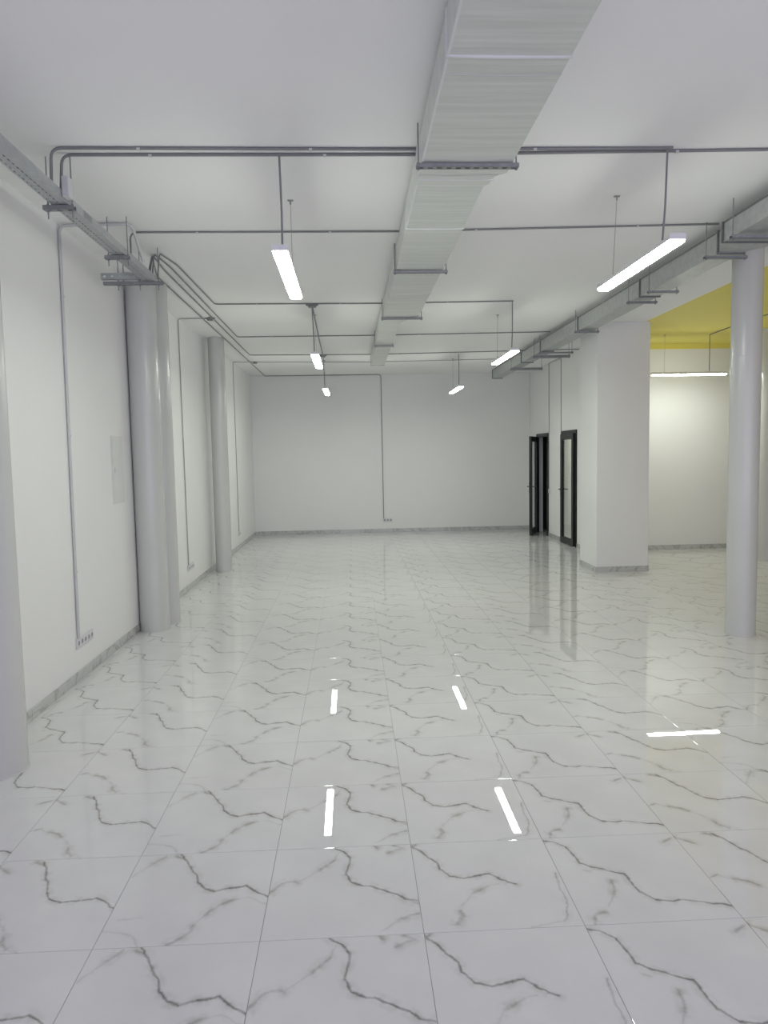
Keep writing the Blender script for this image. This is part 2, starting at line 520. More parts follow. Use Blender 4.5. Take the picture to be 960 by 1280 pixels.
def to_px(p):
    d = Vector(p) - Vector((0, 0, CAM_H))
    z = d.dot(fw)
    if z < 0.2:
        return None
    return 480 + F_PX * d.dot(rr) / z, 640 - F_PX * d.dot(uu) / z

tile_mesh = {}
far_v, far_f, far_uv, far_m = [], [], [], []
cells = []
for r_ in range(-9, 24):
    for c_ in range(-3, 17):
        gx, gy = TX + c_ * TS, TY + r_ * TS
        x0, x1, y0, y1 = max(gx, XL), min(gx + TS, XE), max(gy, YF), min(gy + TS, YB)
        if x1 - x0 < 0.01 or y1 - y0 < 0.01:
            continue
        q = [to_px((x, y, 0)) for x in (x0, x1) for y in (y0, y1)]
        vis = all(q) and max(p[0] for p in q) > -5 and min(p[0] for p in q) < 965 and min(p[1] for p in q) < 1290
        cells.append((gy, r_, c_, gx, gy, x0, x1, y0, y1, vis))
near = [c for c in cells if c[9] and c[0] < 10.2 and not (c[5] > XR + 0.4 and c[0] > YY)]
near = sorted(near)[:298]
near_set = {(c[1], c[2]) for c in near}
for (_, r_, c_, gx, gy, x0, x1, y0, y1, vis) in cells:
    k = pattern(c_)
    if (r_, c_) in near_set:
        key = (k, round(x0 - gx, 4), round(x1 - gx, 4), round(y0 - gy, 4), round(y1 - gy, 4))
        if key not in tile_mesh:
            vs, fs = tile_geo(*key[1:])
            cxy = Vector((TS / 2, TS / 2, 0))
            me = bpy.data.meshes.new('tile')
            me.from_pydata([Vector(v) - cxy for v in vs], [], fs)
            set_uv(me, [(v[0] / TS, v[1] / TS) for v in vs])
            me.materials.append(TILE_M[k])
            tile_mesh[key] = me
        o = bpy.data.objects.new('tile', tile_mesh[key])
        o.location = (gx + TS / 2, gy + TS / 2, 0)
        o.rotation_euler = (random.uniform(-1, 1) * 0.0004, random.uniform(-1, 1) * 0.0004, 0)
        o.parent = floor
        COL.objects.link(o)
    else:
        vs, fs = tile_geo(x0 - gx, x1 - gx, y0 - gy, y1 - gy)
        n = len(far_v)
        far_v += [(v[0] + gx, v[1] + gy, v[2]) for v in vs]
        far_uv += [(v[0] / TS, v[1] / TS) for v in vs]
        far_f += [tuple(i + n for i in f) for f in fs]
        far_m += [k - 1] * len(fs)
me = bpy.data.meshes.new('far_tiles')
me.from_pydata(far_v, [], far_f)
set_uv(me, far_uv)
for k in (1, 2, 3, 4, 5):
    me.materials.append(TILE_M[k])
me.polygons.foreach_set('material_index', far_m)
far = bpy.data.objects.new('far_tiles', me)
far.parent = floor
far['kind'] = 'stuff'
COL.objects.link(far)

# ------------------------------------------------------------------ setting: walls, ceilings
struct(MB().box(XL - 0.2, 4.225, YF - 0.2, YB + 0.2, ZC, ZC + 0.2).obj('ceiling', M['ceiling']), 'white painted ceiling over the long hall', 'ceiling')
struct(MB().box(4.225, XE + 0.2, YF - 0.2, YB + 0.2, ZC, ZC + 0.2).obj('ceiling', M['yellow']), 'yellow painted ceiling beyond the square pillar', 'ceiling')
struct(MB().box(XL - 0.2, XL, YF - 0.2, YB + 0.2, 0, ZC).obj('wall_left', M['wall']), 'long white wall behind the round columns and cable tray', 'wall')
struct(MB().box(XL, 7.4, YB, YB + 0.2, 0, ZC).obj('wall_back', M['wall']), 'white end wall with one conduit and socket', 'wall')
# wall with two doors (openings left free)
D2Y0, D2Y1, D1Y0, D1Y1, DH = 12.76, 13.64, 14.62, 15.50, 2.14
wr = MB()
for a, b, z0, z1 in ((YP1 - 0.1, D2Y0, 0, ZC), (D2Y0, D2Y1, DH, ZC), (D2Y1, D1Y0, 0, ZC), (D1Y0, D1Y1, DH, ZC), (D1Y1, YB, 0, ZC)):
    wr.box(XR, XR + 0.12, a, b, z0, z1)
struct(wr.obj('wall_right', M['wall']), 'white wall with two dark framed doors behind the pillar', 'wall')
yw = MB().box(XR + 0.12, XE, YY, YY + 0.12, 0, 3.50)
struct(yw.obj('wall_yellow_area', M['wall']), 'white end wall below the yellow ceiling', 'wall')
struct(MB().box(XR + 0.12, XE, YY, YY + 0.12, 3.50, ZC).obj('trim_1', M['yellow']), 'yellow painted band along the top of the far white wall', 'trim')
struct(MB().box(XE, XE + 0.2, YF, YY + 0.1, 0, ZC).obj('wall_far_right', M['wall']), 'white side wall of the yellow ceiling area, outside the view', 'wall')
wf = MB().box(XL, XE, YF - 0.2, YF, 0, 0.3).box(XL, XE, YF - 0.2, YF, 3.2, ZC)
for x in (XL, -0.4, 2.6, 5.6, 8.4):
    wf.box(x, x + (0.5 if x in (XL, 8.4) else 0.12), YF - 0.2, YF, 0.3, 3.2)
struct(wf.obj('wall_front', M['wall']), 'shop front wall with tall windows behind the viewer', 'wall')
# rooms behind the two doors
struct(MB().box(XR + 0.12, 7.3, 14.20, 14.28, 0, ZC).obj('wall_partition', M['wall']), 'white partition between the rooms behind the doors', 'wall')
struct(MB().box(7.3, 7.4, YY + 0.12, YB, 0, ZC).obj('wall_rooms_side', M['wall']), 'white far wall of the rooms behind the doors', 'wall')
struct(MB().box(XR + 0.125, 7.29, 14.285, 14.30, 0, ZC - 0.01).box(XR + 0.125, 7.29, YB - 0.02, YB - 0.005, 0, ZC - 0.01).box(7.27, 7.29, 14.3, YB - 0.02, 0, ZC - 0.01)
       .obj('wall_shade_lining', M['dark_room']), 'added lining coloured dark as the shade of the unlit room behind the open door', 'wall')  # added sheets over the white walls, shade painted into their colour
# square pillar
pil = MB().box(XP0, XP1, YP0, YP1, 0, ZC).obj('pillar', M['wall'], bevel=0.004)
struct(pil, 'square white pillar at the corner of the yellow ceiling', 'pillar')

# baseboards of separate marble pieces
def skirting(name, label, runs, h=0.078):
    """runs: (x0, y0, x1, y1, nx, ny): a straight run along a wall face with its outward normal"""
    root = MB()
    for x0, y0, x1, y1, nx, ny in runs:
        t = 0.004
        root.box(min(x0, x1, x0 + nx * t, x1 + nx * t), max(x0, x1, x0 + nx * t, x1 + nx * t), min(y0, y1, y0 + ny * t, y1 + ny * t), max(y0, y1, y0 + ny * t, y1 + ny * t), 0, h - 0.004)
    root = struct(root.obj(name, M['grout']), label, 'baseboard')
    cache = {}
    for x0, y0, x1, y1, nx, ny in runs:
        d = Vector((x1 - x0, y1 - y0, 0)); ln = d.length; d.normalize()
        s = 0.0
        while s < ln - 0.02:
            e = min(s + 0.6, ln)
            key = round(e - s, 3)
            if key not in cache:
                cache[key] = MB().box(0.0015, key - 0.0015, 0.003, 0.0105, 0.0, h).mesh('skirting_tile', M['skirt'], bevel=0.0012, seg=1)
            o = bpy.data.objects.new('skirting_tile', cache[key])
            n = Vector((nx, ny, 0))
            zc = d.cross(n).z
            p = Vector((x0, y0, 0)) + d * (s if zc > 0 else e)
            ax = d if zc > 0 else -d
            o.matrix_world = Matrix(((ax.x, n.x, 0, p.x), (ax.y, n.y, 0, p.y), (0, 0, 1, random.uniform(0, 0.002)), (0, 0, 0, 1)))
            COL.objects.link(o)
            o.parent = root
            s = e
skirting('baseboard_left', 'grey marble skirting along the long white wall', [(XL, 1.2, XL, YB - 0.012, 1, 0)])
skirting('baseboard_back', 'grey marble skirting along the end wall', [(XL, YB, XR, YB, 0, -1)])
skirting('baseboard_right', 'grey marble skirting between the dark framed doors', [(XR, YP1, XR, D2Y0 - 0.01, -1, 0), (XR, D2Y1 + 0.01, XR, D1Y0 - 0.01, -1, 0), (XR, D1Y1 + 0.01, XR, YB - 0.012, -1, 0)])
skirting('baseboard_pillar', 'grey marble skirting around the square pillar foot', [(XP0 - 0.01, YP0, XP1 + 0.01, YP0, 0, -1), (XP0, YP0, XP0, YP1, -1, 0), (XP1, YP0, XP1, YP1, 1, 0)])
skirting('baseboard_yellow_area', 'grey marble skirting below the white wall of the yellow area', [(XR + 0.2, YY, XE, YY, 0, -1)])

# ------------------------------------------------------------------ doors
def glazed_leaf(parent, wd, h, th=0.05):
    """door leaf in its own plane: hinge edge at x = 0, runs to x = wd"""
    st = 0.085
    leaf = MB().box(0, st, -th / 2, th / 2, 0.012, h).box(wd - st, wd, -th / 2, th / 2, 0.012, h)
    leaf.box(st, wd - st, -th / 2, th / 2, 0.012, 0.115).box(st, wd - st, -th / 2, th / 2, h - 0.095, h)
    lf = leaf.obj('door_leaf', M['frame'], parent)
    MB().box(st - 0.006, wd - st + 0.006, -0.004, 0.004, 0.109, h - 0.089).obj('glass_pane', M['glass'], lf)
    bead = MB()
    for s in (-1, 1):
        y0, y1 = sorted((s * th / 2, s * (th / 2 - 0.012)))
        for a, b, c, d in ((st, st + 0.012, 0.115, h - 0.095), (wd - st - 0.012, wd - st, 0.115, h - 0.095), (st + 0.012, wd - st - 0.012, 0.115, 0.127), (st + 0.012, wd - st - 0.012, h - 0.107, h - 0.095)):
            bead.box(a, b, y0, y1, c, d)
    bead.obj('glazing_bead', M['frame'], lf)
    hd = MB()
    for s in (-1, 1):
        y0, y1 = sorted((s * th / 2, s * (th / 2 + 0.008)))
        hd.box(wd - 0.058, wd - 0.026, y0, y1, 0.90, 1.13)
        hd.tube(fillet([(wd - 0.042, s * th / 2, 1.04), (wd - 0.042, s * (th / 2 + 0.05), 1.04), (wd - 0.17, s * (th / 2 + 0.05), 1.04)], 0.02), 0.009, 10)
        hd.tube([(wd - 0.042, s * th / 2, 0.94), (wd - 0.042, s * (th / 2 + 0.012), 0.94)], 0.011, 12)
    hd.obj('door_handle', M['chrome'], lf)
    hg = MB()
    for z in (0.25, 1.05, h - 0.25):
        hg.tube([(-0.006, -th / 2 - 0.006, z - 0.05), (-0.006, -th / 2 - 0.006, z + 0.05)], 0.011, 10)
    hg.obj('hinge', M['chrome'], lf)
    return lf

def door(name, label, y0, y1, h, hinge_far, open_deg):
    root = struct(empty(name, (XR, y0, 0)), label, 'door')
    wd = y1 - y0
    fr = MB()
    t = 0.055
    for a, b, c, d in ((0.001, t, 0, h - 0.001), (wd - t, wd - 0.001, 0, h - 0.001), (t, wd - t, h - t, h - 0.001)):
        fr.box(-0.018, 0.022, a, b, c, d)
    # outer architrave lip
    for a, b, c, d in ((-0.02, 0.012, 0, h + 0.02), (wd - 0.012, wd + 0.02, 0, h + 0.02), (0.012, wd - 0.012, h - 0.012, h + 0.02)):
        fr.box(-0.024, -0.001, a, b, c, d)
    fr.obj('door_frame', M['frame'], root)
    lf = glazed_leaf(root, wd - 2 * t + 0.02, h - t + 0.012)
    # leaf x axis runs from the hinge (far jamb) towards the viewer
    if hinge_far:
        lf.location = (-0.034, wd - t + 0.010, 0)
        lf.rotation_euler = (0, 0, math.radians(-90 - open_deg))
    else:
        lf.location = (-0.034, t - 0.010, 0)
        lf.rotation_euler = (0, 0, math.radians(90 + open_deg))
    return root
door('door_2', 'closed glass door in a dark metal frame next to the pillar', D2Y0, D2Y1, DH, False, 0.0)
door('door_1', 'dark metal framed door standing ajar by the end wall corner', D1Y0, D1Y1, DH, True, 24.0)

# ------------------------------------------------------------------ round columns
def column(x, y, label, r=0.13, seam=None):
    root = tag(empty('round_column', (x, y, 0)), label, 'column', 'round grey columns')
    s = MB().lathe([(r, 0.001), (r, 1.2), (r, 2.4), (r, ZC - 0.001)], 64).obj('shaft', M['column'], root)
    for z in seam or ():
        MB().lathe([(r + 0.0003, z - 0.004), (r + 0.0012, z - 0.0015), (r + 0.0012, z + 0.0015), (r + 0.0003, z + 0.004)], 64).obj('weld_seam', M['column'], s)
    MB().lathe([(r + 0.004, 0.0005), (r + 0.004, 0.004), (r + 0.001, 0.007)], 64).obj('base_joint', M['column'], root)
    return root
column(-2.05, 4.02, 'glossy grey round column cut off by the photo edge at the long wall', 0.15)
column(XL + 0.148, 7.33, 'glossy grey round column under the end of the cable tray', 0.147, (2.2,))
column(-2.020, 7.64, 'slim grey round column half hidden directly behind another round column', 0.13)
column(-2.025, 11.05, 'grey round column on the long wall between two thin wall conduits', 0.122)
column(3.655, 6.46, 'tall grey round column standing free in front of the yellow ceiling area', 0.132, (2.6,))
column(6.50, 10.80, 'shaded round column peeking out behind the free standing grey column', 0.14)

# ------------------------------------------------------------------ pendant lamps
def make_lamp():
    """lamp along +y from its near end; z = 0 at the diffuser's underside"""
    root = empty('pendant_light')
    ln = 1.2
    # housing: folded white channel
    h = MB()
    prof = [(-0.040, 0.016), (-0.0455, 0.018), (-0.034, 0.050), (0.034, 0.050), (0.0455, 0.018), (0.040, 0.016)]
    n = len(prof)
    h.add([(x, y, z) for y in (0, ln) for x, z in prof], [(i, i + 1, n + i + 1, n + i) for i in range(n - 1)] + [tuple(range(n)), tuple(range(2 * n - 1, n - 1, -1))])
    h.obj('housing', M['housing'], root)
    d = MB()
    prof = [(-0.045, 0.017), (-0.044, 0.006), (-0.037, 0.0), (0.037, 0.0), (0.044, 0.006), (0.045, 0.017)]
    d.add([(x, y, z) for y in (0.004, ln - 0.004) for x, z in prof],
          [(n + i, n + i + 1, i + 1, i) for i in range(n - 1)] + [tuple(range(n - 1, -1, -1)), tuple(range(n, 2 * n))])
    d.obj('diffuser', M['lamp'], root)
    for y in (0.0, ln):
        MB().box(-0.047, 0.047, y - 0.004, y + 0.0005 if y else 0.0035, 0.016, 0.051).obj('end_cap', M['housing'], root)
    return root

LZ = 2.94
drop = ZC - LZ
def hang(root, cable_y, hook_y, dx=0.0, top=0.012, thick=0.0065, bottom=0.050):
    """dx: how far the cable leaves the ceiling beside the lamp's own axis"""
    MB().tube([(dx * 0.5, cable_y, bottom - 0.002), (dx * 0.75 + 0.004, cable_y, 0.3), (dx, cable_y, drop - top)], thick, 8).obj('power_cable', M['conduit'], root)
    hx = dx if abs(dx) < 0.06 else 0
    MB().tube([(hx * 0.5, hook_y, bottom - 0.001), (hx, hook_y, drop - 0.02)], 0.0020, 6).obj('suspension_wire', M['wire'], root)
    hk = MB().box(hx - 0.02, hx + 0.02, hook_y - 0.012, hook_y + 0.012, drop - 0.006, drop - 0.001)
    hk.tube([(hx, hook_y, drop - 0.03), (hx, hook_y, drop - 0.005)], 0.006, 8)
    hk.obj('ceiling_hook', M['wire'], root)
    MB().tube([(dx * 0.5, cable_y, bottom - 0.001), (dx * 0.5, cable_y, bottom + 0.022)], 0.011, 10).obj('cable_gland', M['housing'], root)

G = 'slim white pendant lamps'
lamps = [
    (-0.39, 4.26, 0, 0.19, 0.98, -0.006, 0.012, 'largest lit pendant lamp on the cable tray side of the insulated duct'),
    (-0.405, 8.50, 0, 0.22, 0.85, -0.03, 0.045, 'lit white pendant lamp under the round junction box with two cables'),
    (-0.440, 12.75, 0, 0.28, 0.95, -0.034, 0.045, 'smallest lit pendant lamp on the tray side, close to the end wall'),
    (1.895, 4.085, 0, 0.27, 1.09, 0.055, 0.012, 'long lit pendant lamp hung from the paired conduits close to the galvanised duct'),
    (1.955, 8.37, 0, 0.24, 1.10, 0.02, 0.012, 'lit white pendant lamp overlapping the far end of the galvanised duct'),
    (1.985, 12.72, 0, 0.25, 1.0, 0.0, 0.012, 'short looking lit pendant lamp before the end wall, alone on a straight cable'),
    (4.82, 11.22, -90, 0.93, 0.20, 0.0, 0.012, 'lit pendant lamp seen lengthwise below the yellow ceiling'),
    (5.0, 13.2, -90, 0.92, 0.18, 0.0, 0.012, 'unseen pendant lamp added to light the room behind the closed glass door'),  # unseen lamp, added so the room looks lit through the glass
]
proto = make_lamp()
for i, (x, y, rz, cy, hy, dx, top, lab) in enumerate(lamps):
    o = proto if i == 0 else copy_tree(proto_bare)
    if i == 0:
        proto_bare = copy_tree(proto)      # a clean copy kept as the source, becomes the last lamp
    if i == len(lamps) - 1:
        for c in kids(o):
            bpy.data.objects.remove(c)
        bpy.data.objects.remove(o)
        o = proto_bare
    o.location = (x, y, LZ)
    o.rotation_euler = (0, 0, math.radians(rz))
    tag(o, lab, 'lamp', G)
    hang(o, cy, hy, dx, top)

# ------------------------------------------------------------------ conduits
def conduit(label, pts, r=0.0105, group='grey conduits on the ceiling', clips=True, mat='conduit', name='ceiling_conduit', rad=0.06):
    p0 = Vector(pts[0])
    root = tag(empty(name, p0), label, 'conduit', group)
    loc = [Vector(p) - p0 for p in pts]
    MB().tube(fillet(loc, rad), r, 10).obj('pipe', M[mat], root)
    if clips:
        mesh = {}
        for a, b in zip(loc[:-1], loc[1:]):
            d = b - a
            ln = d.length
            if ln < 0.5:
                continue
            ax = max(range(3), key=lambda i: abs(d[i]))
            n = max(1, int(ln / 0.9))
            wall = ax == 2
            for k in range(n):
                q = a + d * ((k + 0.5) / n)
                if ax not in mesh:
                    cl = MB()
                    R, L = r + 0.004, 0.010
                    arc = [(R * math.cos(t), R * math.sin(t)) for t in [math.pi * j / 6 for j in range(7)]]
                    if ax == 0:
                        vs = [(x, c, -s) for x in (-L, L) for c, s in arc]
                    elif ax == 1:
                        vs = [(c, y, -s) for y in (-L, L) for c, s in arc]
                    else:
                        vs = [(s, c, z) for z in (-L, L) for c, s in arc]
                    cl.add(vs, [(j, j + 1, 8 + j, 7 + j) for j in range(6)], True)
                    mesh[ax] = cl.mesh('clip', M['clip'] if mat == 'conduit' else M['conduit_light'])
                o = bpy.data.objects.new('clip', mesh[ax])
                o.location = q
                o.parent = root
                COL.objects.link(o)
    return root
CZ = ZC - 0.0095
TRZ = 3.30          # underside of the cable tray
# the pair across the hall
conduit('thick grey conduit across the ceiling, upper of the pair, bending down to a pendant lamp', [(-1.71, 4.34, TRZ + 0.03), (-1.71, 4.36, CZ), (0.3, 4.375, CZ), (1.985, 4.36, CZ)], 0.0088)
conduit('thick grey conduit across the ceiling, lower of the pair, running on past the galvanised duct', [(-1.685, 4.41, TRZ + 0.03), (-1.685, 4.455, CZ), (0.4, 4.452, CZ), (2.57, 4.38, CZ), (6.2, 4.30, CZ)], 0.0088)
conduit('single grey conduit from the cable tray end across the ceiling to the galvanised duct', [(-1.735, 5.92, TRZ + 0.03), (-1.735, 5.92, CZ), (0.4, 5.93, CZ), (3.02, 5.78, CZ)], 0.0072)
BX = [-1.575, -1.68, -1.765, -1.895]
conduit('grey conduit leaving the bundle first and crossing to the lamp near the galvanised duct', [(-1.66, 6.42, TRZ + 0.03), (-1.66, 6.50, CZ), (-1.60, 6.9, CZ), (BX[0], 8.62, CZ), (0.4, 8.66, CZ), (1.985, 8.60, CZ)], 0.0072)
conduit('grey conduit turning off the bundle past the junction box, ending at the galvanised duct', [(-1.71, 6.42, TRZ + 0.03), (-1.71, 6.52, CZ), (BX[1], 7.0, CZ), (BX[1], 10.93, CZ), (0.4, 10.92, CZ), (3.05, 10.78, CZ)], 0.0072)
conduit('grey conduit turning off the bundle beside the small lamp cable box, reaching the door wall', [(-1.735, 6.42, TRZ + 0.03), (-1.735, 6.56, CZ), (BX[2], 7.1, CZ), (BX[2], 12.85, CZ), (0.4, 12.95, CZ), (4.09, 12.62, CZ)], 0.0072)
conduit('grey conduit following the long wall to the end wall and down to its socket', [(-1.75, 6.42, TRZ + 0.03), (-1.75, 6.60, CZ), (BX[3], 7.3, CZ), (BX[3], YB - 0.03, CZ), (0.70, YB - 0.0115, CZ), (0.705, YB - 0.0115, 0.32)], 0.0072)
conduit('thin grey conduit from a wall socket across the ceiling to the glass door switch', [(XL + 0.011, 13.76, 0.33), (XL + 0.011, 13.74, CZ), (0.4, 13.98, CZ), (XR - 0.011, 13.70, CZ), (XR - 0.011, 13.70, 1.0)], 0.0068, mat='conduit_mid', rad=0.04)
conduit('thin grey conduit down to the switch beside the ajar door', [(XR - 0.011, 13.72, CZ), (XR - 0.011, 14.55, CZ), (XR - 0.011, 14.55, 1.0)], 0.0068, mat='conduit_mid', rad=0.04)
conduit('thin grey conduit up the long wall between two round columns to the ceiling bundle', [(XL + 0.011, 9.50, 0.33), (XL + 0.011, 9.47, CZ), (-1.80, 9.47, CZ)], 0.0068, mat='conduit_mid', rad=0.04)
conduit('pale conduit up the long wall near the hatch, bending over the cable tray', [(XL + 0.0125, 5.66, 0.34), (XL + 0.0125, 5.71, CZ - 0.01), (-1.655, 5.70, CZ - 0.005), (-1.655, 5.98, TRZ + 0.06)], 0.0115, mat='conduit_light')
conduit('thin conduit on the yellow ceiling running from its pendant lamp', [(5.75, 11.22, CZ), (5.72, 10.5, CZ), (5.74, 2.5, CZ)], 0.0072)
# slanting cable between the two junction boxes
conduit('grey cable slanting along the ceiling between the two junction boxes', [(-0.43, 8.70, CZ - 0.022), (-0.45, 10.9, CZ - 0.055), (-0.47, 13.02, CZ - 0.022)], 0.010, clips=False, name='ceiling_cable')

def jbox(x, y, label, r=0.045):
    root = tag(empty('junction_box', (x, y, ZC)), label, 'junction box', 'junction boxes on the ceiling')
    MB().lathe([(r * 0.96, -0.034), (r, -0.030), (r, -0.001)], 24).obj('box_body', M['conduit'], root)
    MB().lathe([(r * 0.8, -0.038), (r * 0.98, -0.034)], 24).obj('box_lid', M['conduit'], root)
    for dx, dy in ((1, 0), (-1, 0), (0, 1), (0, -1)):
        MB().tube([(dx * r * 0.9, dy * r * 0.9, -0.0095), (dx * (r + 0.022), dy * (r + 0.022), -0.0095)], 0.0086, 10).obj('cable_gland', M['conduit'], root)
jbox(-0.435, 8.72, 'round grey junction box on the ceiling above two lamp cables', 0.052)
jbox(-0.474, 13.03, 'small grey junction box on the ceiling above the smallest lamp', 0.042)
jbox(-1.80, 9.47, 'grey junction box where a wall conduit meets the bundle before the slim round column', 0.042)
jbox(-1.80, 13.79, 'grey junction box where a wall conduit meets the bundle near the end wall', 0.040)

# ------------------------------------------------------------------ cable tray along the long wall
def cable_tray():
    x0, x1, y0, y1, h = -1.775, -1.672, -2.3, 6.42, 0.052
    root = tag(empty('cable_tray', (x0, y0, TRZ)), 'perforated galvanised cable tray hung along the long white wall', 'cable tray')
    w_, L_ = x1 - x0, y1 - y0
    b = MB()
    b.perforated(0, w_, 0, L_, lambda u, v: (w_ - u, v, 0), [(0.046, 0.054), (0.085, 0.092)], 0.05, 0.022)
    b.obj('tray_base', M['tray'], root)
    for x, s in ((0, 1), (w_, -1)):
        m = MB()
        m.box(min(x, x - s * 0.0012), max(x, x - s * 0.0012), 0, L_, 0, h)
        m.box(min(x, x + s * 0.012), max(x, x + s * 0.012), 0, L_, h - 0.0015, h)
        m.obj('tray_side', M['tray'], root)
    # cables lying in the tray
    for i, x in enumerate((0.02, 0.045, 0.07, 0.085)):
        MB().tube([(x, 0, 0.010 + 0.003 * (i % 2)), (x + 0.004, L_ * 0.5, 0.011), (x - 0.003, L_ - 0.05, 0.012)], 0.008, 6).obj('tray_cable', M['conduit'], root)
    for y in (2.25, 4.75, 7.1):
        sp = MB()
        for x, s in ((-0.002, 1), (w_ + 0.002, -1)):
            sp.box(min(x, x + s * 0.002), max(x, x + s * 0.002), y - 0.07, y + 0.07, 0.006, h - 0.004)
        sp.obj('splice_plate', M['strut'], root)
    return root
cable_tray()

def channel(mb, x0, x1, y, z, wd=0.041, h=0.026, slots=True):
    """open strut channel along x with a slotted underside at z, walls up"""
    y0, y1 = y - wd / 2, y + wd / 2
    if slots:
        mb.perforated(y0, y1, x0, x1, lambda u, v: (v, u, z), [(y - 0.007, y + 0.007)], 0.05, 0.028)
    else:
        mb.box(x0, x1, y0, y1, z, z + 0.002)
    mb.box(x0, x1, y0, y0 + 0.002, z, z + h)
    mb.box(x0, x1, y1 - 0.002, y1, z, z + h)
    mb.box(x0, x1, y0 + 0.002, y0 + 0.010, z + h - 0.002, z + h)
    mb.box(x0, x1, y1 - 0.010, y1 - 0.002, z + h - 0.002, z + h)

def hanger(name, label, cat, group, x0, x1, y, z, rods, wd=0.041, h=0.026, below=0.03, top=None, slots=True):
    root = tag(empty(name, ((x0 + x1) / 2, y, z)), label, cat, group)
    ox = (x0 + x1) / 2
    m = MB()
    channel(m, x0 - ox, x1 - ox, 0, 0, wd, h, slots)
    m.obj('strut_channel', M['strut'], root)
    for x in rods:
        r_ = MB().tube([(x - ox, 0, -below), (x - ox, 0, (top or ZC) - z - 0.001)], 0.0042, 8).obj('threaded_rod', M['strut'], root)
        nb = MB()
        for zz in (-0.009, h + 0.001):
            nb.lathe([(0.009, zz), (0.009, zz + 0.008)], 6, (x - ox, 0))
        nb.obj('hex_nut', M['strut'], r_)
    return root

TH = 'strut hangers of the cable tray'
hanger('tray_hanger', 'slotted strut under the cable tray below the paired conduits', 'bracket', TH, -1.825, -1.640, 4.50, TRZ - 0.030, (-1.80, -1.655), below=0.05)
hanger('tray_hanger', 'slotted strut under the cable tray just before its end', 'bracket', TH, -1.825, -1.645, 5.57, TRZ - 0.030, (-1.80, -1.655), below=0.05)
hanger('tray_hanger', 'long slotted strut holding the tray end in front of the column top', 'bracket', TH, -2.11, -1.605, 6.37, TRZ - 0.030, (-1.985, -1.94, -1.80, -1.64), below=0.045)
# upright slotted angle above the long strut, its small box and the box on the tray
ab = tag(empty('slotted_angle', (-2.11, 6.30, TRZ)), 'short slotted steel angle standing on the long strut by the column top', 'bracket')
MB().perforated(0, 0.055, 0, 0.32, lambda u, v: (v, 0, u), [(0.022, 0.034)], 0.055, 0.018).box(0, 0.32, 0, 0.03, 0, 0.002).obj('angle_body', M['tray'], ab)
def wall_box(name, label, x0, x1, y0, y1, z0, z1):
    root = tag(empty(name, ((x0 + x1) / 2, (y0 + y1) / 2, z0)), label, 'junction box', 'grey boxes at the cable tray')
    a, b = (x1 - x0) / 2, (y1 - y0) / 2
    MB().box(-a, a, -b, b, 0, z1 - z0).obj('box_body', M['conduit_light'], root, bevel=0.004)
    MB().box(-a + 0.004, a - 0.004, -b - 0.004, -b, 0.004, z1 - z0 - 0.004).obj('box_lid', M['conduit_light'], root)
wall_box('tray_box', 'small grey box standing on the cable tray beside the paired conduits', -1.6705, -1.628, 4.385, 4.455, TRZ + 0.012, 3.43)
wall_box('tray_box', 'flat grey box on the long strut next to the column top', -1.928, -1.815, 6.335, 6.40, TRZ - 0.0035, TRZ + 0.07)

# ------------------------------------------------------------------ insulated air duct
ADX = 0.0
duct = tag(empty('air_duct', (0.62, 4.0, 3.37)), 'insulated foil covered air duct running down the middle of the ceiling', 'duct')
DO = Vector((0.62, 4.0, 3.37))
def loft(secs, step=0.11, wob=0.0016):
    """rectangular tube through sections (y, x0, x1, z0, z1), slightly uneven underside"""
    mb = MB()
    rows = []
    for (a, b) in zip(secs[:-1], secs[1:]):
        n = max(1, int((b[0] - a[0]) / step))
        for k in range(n):
            t = k / n
            rows.append([a[i] + (b[i] - a[i]) * t for i in range(5)])
    rows.append(list(secs[-1]))
    NX = 6
    ring = 2 * NX + 2
    vs = []
    for (y, x0, x1, z0, z1) in rows:
        sag = random.uniform(-wob, wob)
        for k in range(NX + 1):
            t = k / NX
            vs.append((x0 + (x1 - x0) * t, y, z0 + sag * math.sin(math.pi * t) - 0.003 * math.sin(math.pi * t) + random.uniform(-wob, wob) * 0.5))
        for k in range(NX + 1):
            t = 1 - k / NX
            vs.append((x0 + (x1 - x0) * t, y, z1))
    vs = [Vector(v) - DO for v in vs]
    fs = []
    for j in range(len(rows) - 1):
        for k in range(ring):
            fs.append((j * ring + k, j * ring + (k + 1) % ring, (j + 1) * ring + (k + 1) % ring, (j + 1) * ring + k))
    mb.add(vs, fs, False)
    e = (len(rows) - 1) * ring
    mb.add(vs[:ring], [tuple(range(ring - 1, -1, -1))])
    mb.add(vs[e:e + ring], [tuple(range(ring))])
    return mb

def band(x0, x1, y, z0, z1, parent, wd=0.014, pr=0.0055, name='joint_seam', mat='tape', sag=0.004):
    """a raised seam around the two visible sides and the underside"""
    mb = MB()
    n = 8
    pts = [(x0 - pr, z1)] + [(x0 - pr + (x1 - x0 + 2 * pr) * k / n, z0 - pr - sag * math.sin(math.pi * k / n)) for k in range(n + 1)] + [(x1 + pr, z1)]
    inn = [(x0 + 0.002, z1)] + [(x0 + 0.002 + (x1 - x0 - 0.004) * k / n, z0 + 0.004) for k in range(n + 1)] + [(x1 - 0.002, z1)]
    L = len(pts)
    vs = [Vector((x, y - wd * 0.5, z)) - DO for x, z in inn] + [Vector((x, y - wd * 0.3, z)) - DO for x, z in pts] + [Vector((x, y + wd * 0.3, z)) - DO for x, z in pts] + [Vector((x, y + wd * 0.5, z)) - DO for x, z in inn]
    fs = [(r_ * L + k, r_ * L + k + 1, (r_ + 1) * L + k + 1, (r_ + 1) * L + k) for r_ in range(3) for k in range(L - 1)]
    mb.add(vs, fs, True)
    return mb.obj(name, M[mat], parent)

